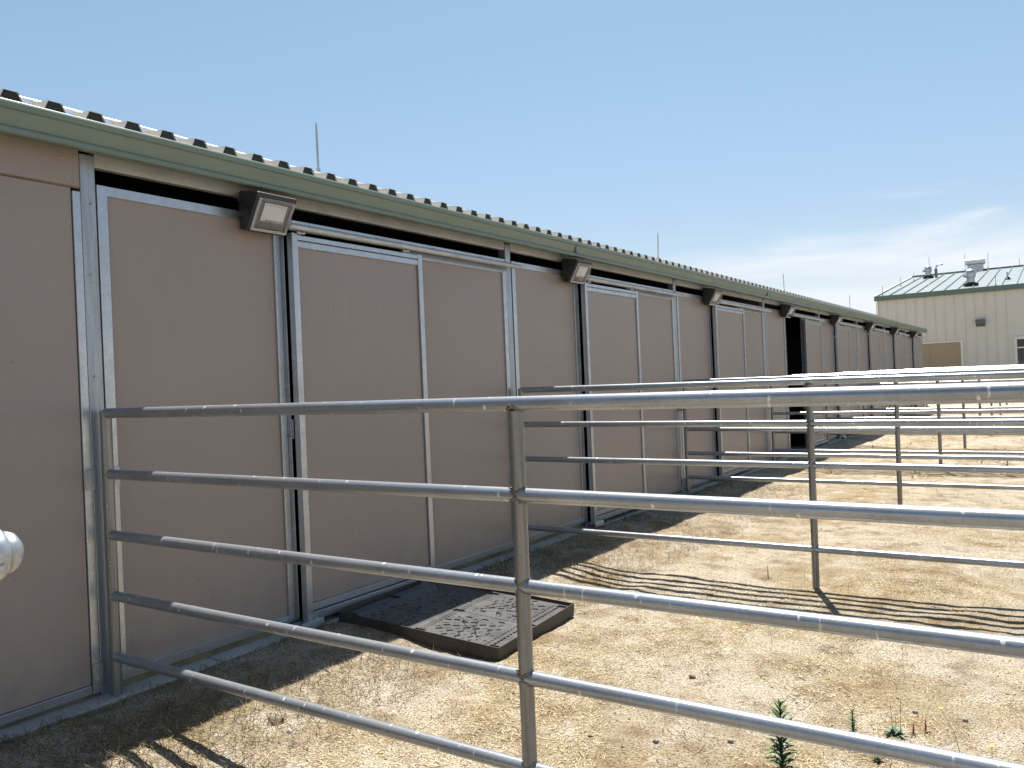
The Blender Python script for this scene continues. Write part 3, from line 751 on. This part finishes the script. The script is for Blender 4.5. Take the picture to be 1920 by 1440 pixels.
# roof equipment
def vent(x, y, r, h, label):
    z = rz(y-40); t = empty('roof_vent', (x, y, z), label, 'roof vent', 'roof vents on the metal building')
    MB().tube([(0,0,-.1),(0,0,.10),(0,0,.16)], [r*1.9, r*1.9, r*1.05], 20).build('flashing', M['closure'], t)
    MB().tube([(0,0,.1),(0,0,h*.55)], r, 20).build('pipe', M['vent'], t)
    MB().tube([(0,0,h*.50),(0,0,h*.56),(0,0,h*.85),(0,0,h*.93),(0,0,h)], [r*1.15,r*1.3,r*1.3,r*1.0,r*.4], 20).build('cap', M['vent'], t)
    e_ = MB().tube([(-r*.3,-r*.6,h*.6),(-r*1.6,-r*1.1,h*.62)], r*.55, 14).build('elbow', M['vent'], t)
    return t
vent(-2.15, 50.3, .15, .72, 'silver roof vent at the left end of the green roof ridge')
vent(.62, 41.75, .17, .80, 'silver roof vent low on the green roof near the eave')
t = empty('gooseneck_pipe', (-1.75, 50.4, rz(10.4)), 'small curved gooseneck pipe beside the left roof vent', 'roof pipe')
MB().tube([(0,0,0)] + [(.0+.22*(1-math.cos(a)), 0, .55+.18*math.sin(a)) for a in np.linspace(0, 2.3, 9)], .045, 12).build('pipe', M['vent'], t)
MB().box(-.07,.07,-.1,.1,0,.5).build('box', M['greenroof'], t, .01)
t = empty('exhaust_hood', (.05, 52.4, rz(12.4)), 'boxy silver exhaust unit with round white top on the ridge', 'exhaust unit')
MB().box(-.35, .45, -.3, .3, -.1, .40).build('housing', M['vent'], t, .02)
MB().box(-.42, .52, -.36, .36, .401, .45).build('flange', M['framedull'], t, .01)
hd = MB().tube([(-.48,0,.58),(.56,0,.58)], .17, 20); hd.build('drum', M['whitepaint'], t)
for i, (x, y, lb) in enumerate([(-3.1,40.93,'thin rod at the lower left corner of the green roof'), (-3.0,46.07,'thin rod midway up the left edge of the green roof'), (-2.77,49.3,'thin rod at the top left of the green roof'),
     (1.68,40.68,'thin rod near the green roof eave, right of the low vent'), (2.28,52.6,'thin rod on the green roof ridge at the right'), (-.45,52.6,'thin rod left of the exhaust unit on the ridge'), (.72,52.6,'thin rod right of the exhaust unit on the ridge'), (-2.1,50.5,'thin rod rising behind the left roof vent')]):
    q = copy_tree(rp); q.location = (x, y, rz(y-40)+.0); q.rotation_euler = (0,R([2,-1,0,1,-1,0,1,0][i]),0)
    q.scale = (1.8,1.8,[1.4,1.4,1.4,1.3,1.5,3.2,3.0,3.6][i]); tag(q, lb, 'lightning rod', 'lightning rods on the metal building')
t = empty('plumbing_vent', (2.03, 43.6, rz(3.6)), 'short pipe vent with dark boot on the green roof at right', 'roof vent')
MB().tube([(0,0,0),(0,0,.06),(0,0,.14)], [.16,.12,.05], 14).build('boot', M['closure'], t); MB().tube([(0,0,.1),(0,0,.36)], .04, 12).build('pipe', M['vent'], t)

# ------------------------------------------------------------------ sky and sun
SUN = Vector((-.17, .385, 1)).normalized()
el = math.asin(SUN.z); az = math.atan2(SUN.x, SUN.y)
world = bpy.data.worlds.new('World'); sc.world = world; world.use_nodes = True
nt = world.node_tree; bg = nt.nodes['Background']
sky = nt.nodes.new('ShaderNodeTexSky'); sky.sky_type = 'NISHITA'; sky.sun_disc = False
sky.sun_elevation = el; sky.sun_rotation = az; sky.altitude = 300; sky.air_density = 1.0; sky.dust_density = .6; sky.ozone_density = .6
tc = nt.nodes.new('ShaderNodeTexCoord')
sep = nt.nodes.new('ShaderNodeSeparateXYZ'); nt.links.new(tc.outputs['Generated'], sep.inputs[0])
# thin high cloud: noise in direction space, stretched along the horizon, confined to a low band on the right
mp = nt.nodes.new('ShaderNodeMapping'); mp.inputs['Scale'].default_value = (2.6, 2.6, 13); mp.inputs['Rotation'].default_value = (0, R(-7), 0)
mp.inputs['Location'].default_value = (.35, .0, .0)
nt.links.new(tc.outputs['Generated'], mp.inputs[0])
cn = noise_n(nt, mp.outputs[0], 1.5, 8, .55, .5)
def maprange(src, a, b_, c=0, d=1):
    m_ = nt.nodes.new('ShaderNodeMapRange'); m_.interpolation_type = 'SMOOTHSTEP'
    for k, v_ in zip(('From Min','From Max','To Min','To Max'), (a,b_,c,d)): m_.inputs[k].default_value = v_
    nt.links.new(src, m_.inputs['Value']); return m_.outputs[0]
def mth(op, a, b_):
    m_ = nt.nodes.new('ShaderNodeMath'); m_.operation = op
    for i, q in enumerate((a, b_)):
        if isinstance(q, (int, float)): m_.inputs[i].default_value = q
        else: nt.links.new(q, m_.inputs[i])
    return m_.outputs[0]
zw = mth('ADD', sep.outputs['Z'], mth('MULTIPLY', mth('SUBTRACT', cn, .5), -.16))
bank = mth('MULTIPLY', maprange(zw, .175, .10), maprange(sep.outputs['X'], -.46, -.22))
bank = mth('MULTIPLY', bank, maprange(cn, .30, .60, .5, 1.0))
wisp = mth('MULTIPLY', mth('MULTIPLY', maprange(cn, .47, .66), maprange(sep.outputs['Z'], .23, .16)), maprange(sep.outputs['X'], -.22, -.06))
cloud = mth('MAXIMUM', bank, mth('MULTIPLY', wisp, .6))
cloud = mth('MINIMUM', cloud, .92)
# dusty lower air: warmer and dimmer towards the horizon than the clean sky model
gr = nt.nodes.new('ShaderNodeMix'); gr.data_type = 'RGBA'; gr.inputs[6].default_value = (.93, .83, .80, 1); gr.inputs[7].default_value = (1.05, 1.10, 1.0, 1)
nt.links.new(maprange(sep.outputs['Z'], .0, .42), gr.inputs[0])
cm_ = nt.nodes.new('ShaderNodeMix'); cm_.data_type = 'RGBA'
nt.links.new(cloud, cm_.inputs[0]); tn = nt.nodes.new('ShaderNodeMix'); tn.data_type = 'RGBA'; tn.blend_type = 'MULTIPLY'; tn.inputs[0].default_value = 1; nt.links.new(gr.outputs[2], tn.inputs[7])
nt.links.new(sky.outputs[0], tn.inputs[6]); nt.links.new(tn.outputs[2], cm_.inputs[6]); cm_.inputs[7].default_value = (6.3, 6.6, 7.1, 1)
nt.links.new(cm_.outputs[2], bg.inputs['Color']); bg.inputs['Strength'].default_value = .061

sd = bpy.data.lights.new('sun', 'SUN'); sd.energy = 5.0; sd.angle = R(.55); sd.color = (1, .955, .88)
so = bpy.data.objects.new('sun', sd); col.objects.link(so); so.rotation_euler = SUN.to_track_quat('Z', 'Y').to_euler()

# ------------------------------------------------------------------ camera
yaw, pitch, roll = .5957, .0014, -.0429
fw = Vector((-math.sin(yaw)*math.cos(pitch), math.cos(yaw)*math.cos(pitch), math.sin(pitch)))
rt = Vector((math.cos(yaw), math.sin(yaw), 0)); up = rt.cross(fw)
r2 = rt*math.cos(roll) + up*math.sin(roll); u2 = -rt*math.sin(roll) + up*math.cos(roll)
cd = bpy.data.cameras.new('camera'); cd.sensor_width = 36; cd.lens = 1511.8/1920*36; cd.clip_end = 2000; cd.clip_start = .05
co = bpy.data.objects.new('camera', cd); col.objects.link(co)
mw = Matrix((r2, u2, -fw)).transposed().to_4x4(); mw.translation = Vector((3.9025, -2.1342, 1.5705)); co.matrix_world = mw
sc.camera = co
sc.render.engine = 'CYCLES'; sc.cycles.use_denoising = True
sc.render.resolution_x = 1024; sc.render.resolution_y = 768
sc.view_settings.view_transform = 'Standard'; sc.view_settings.look = 'None'; sc.view_settings.exposure = 1.25; sc.view_settings.gamma = 1
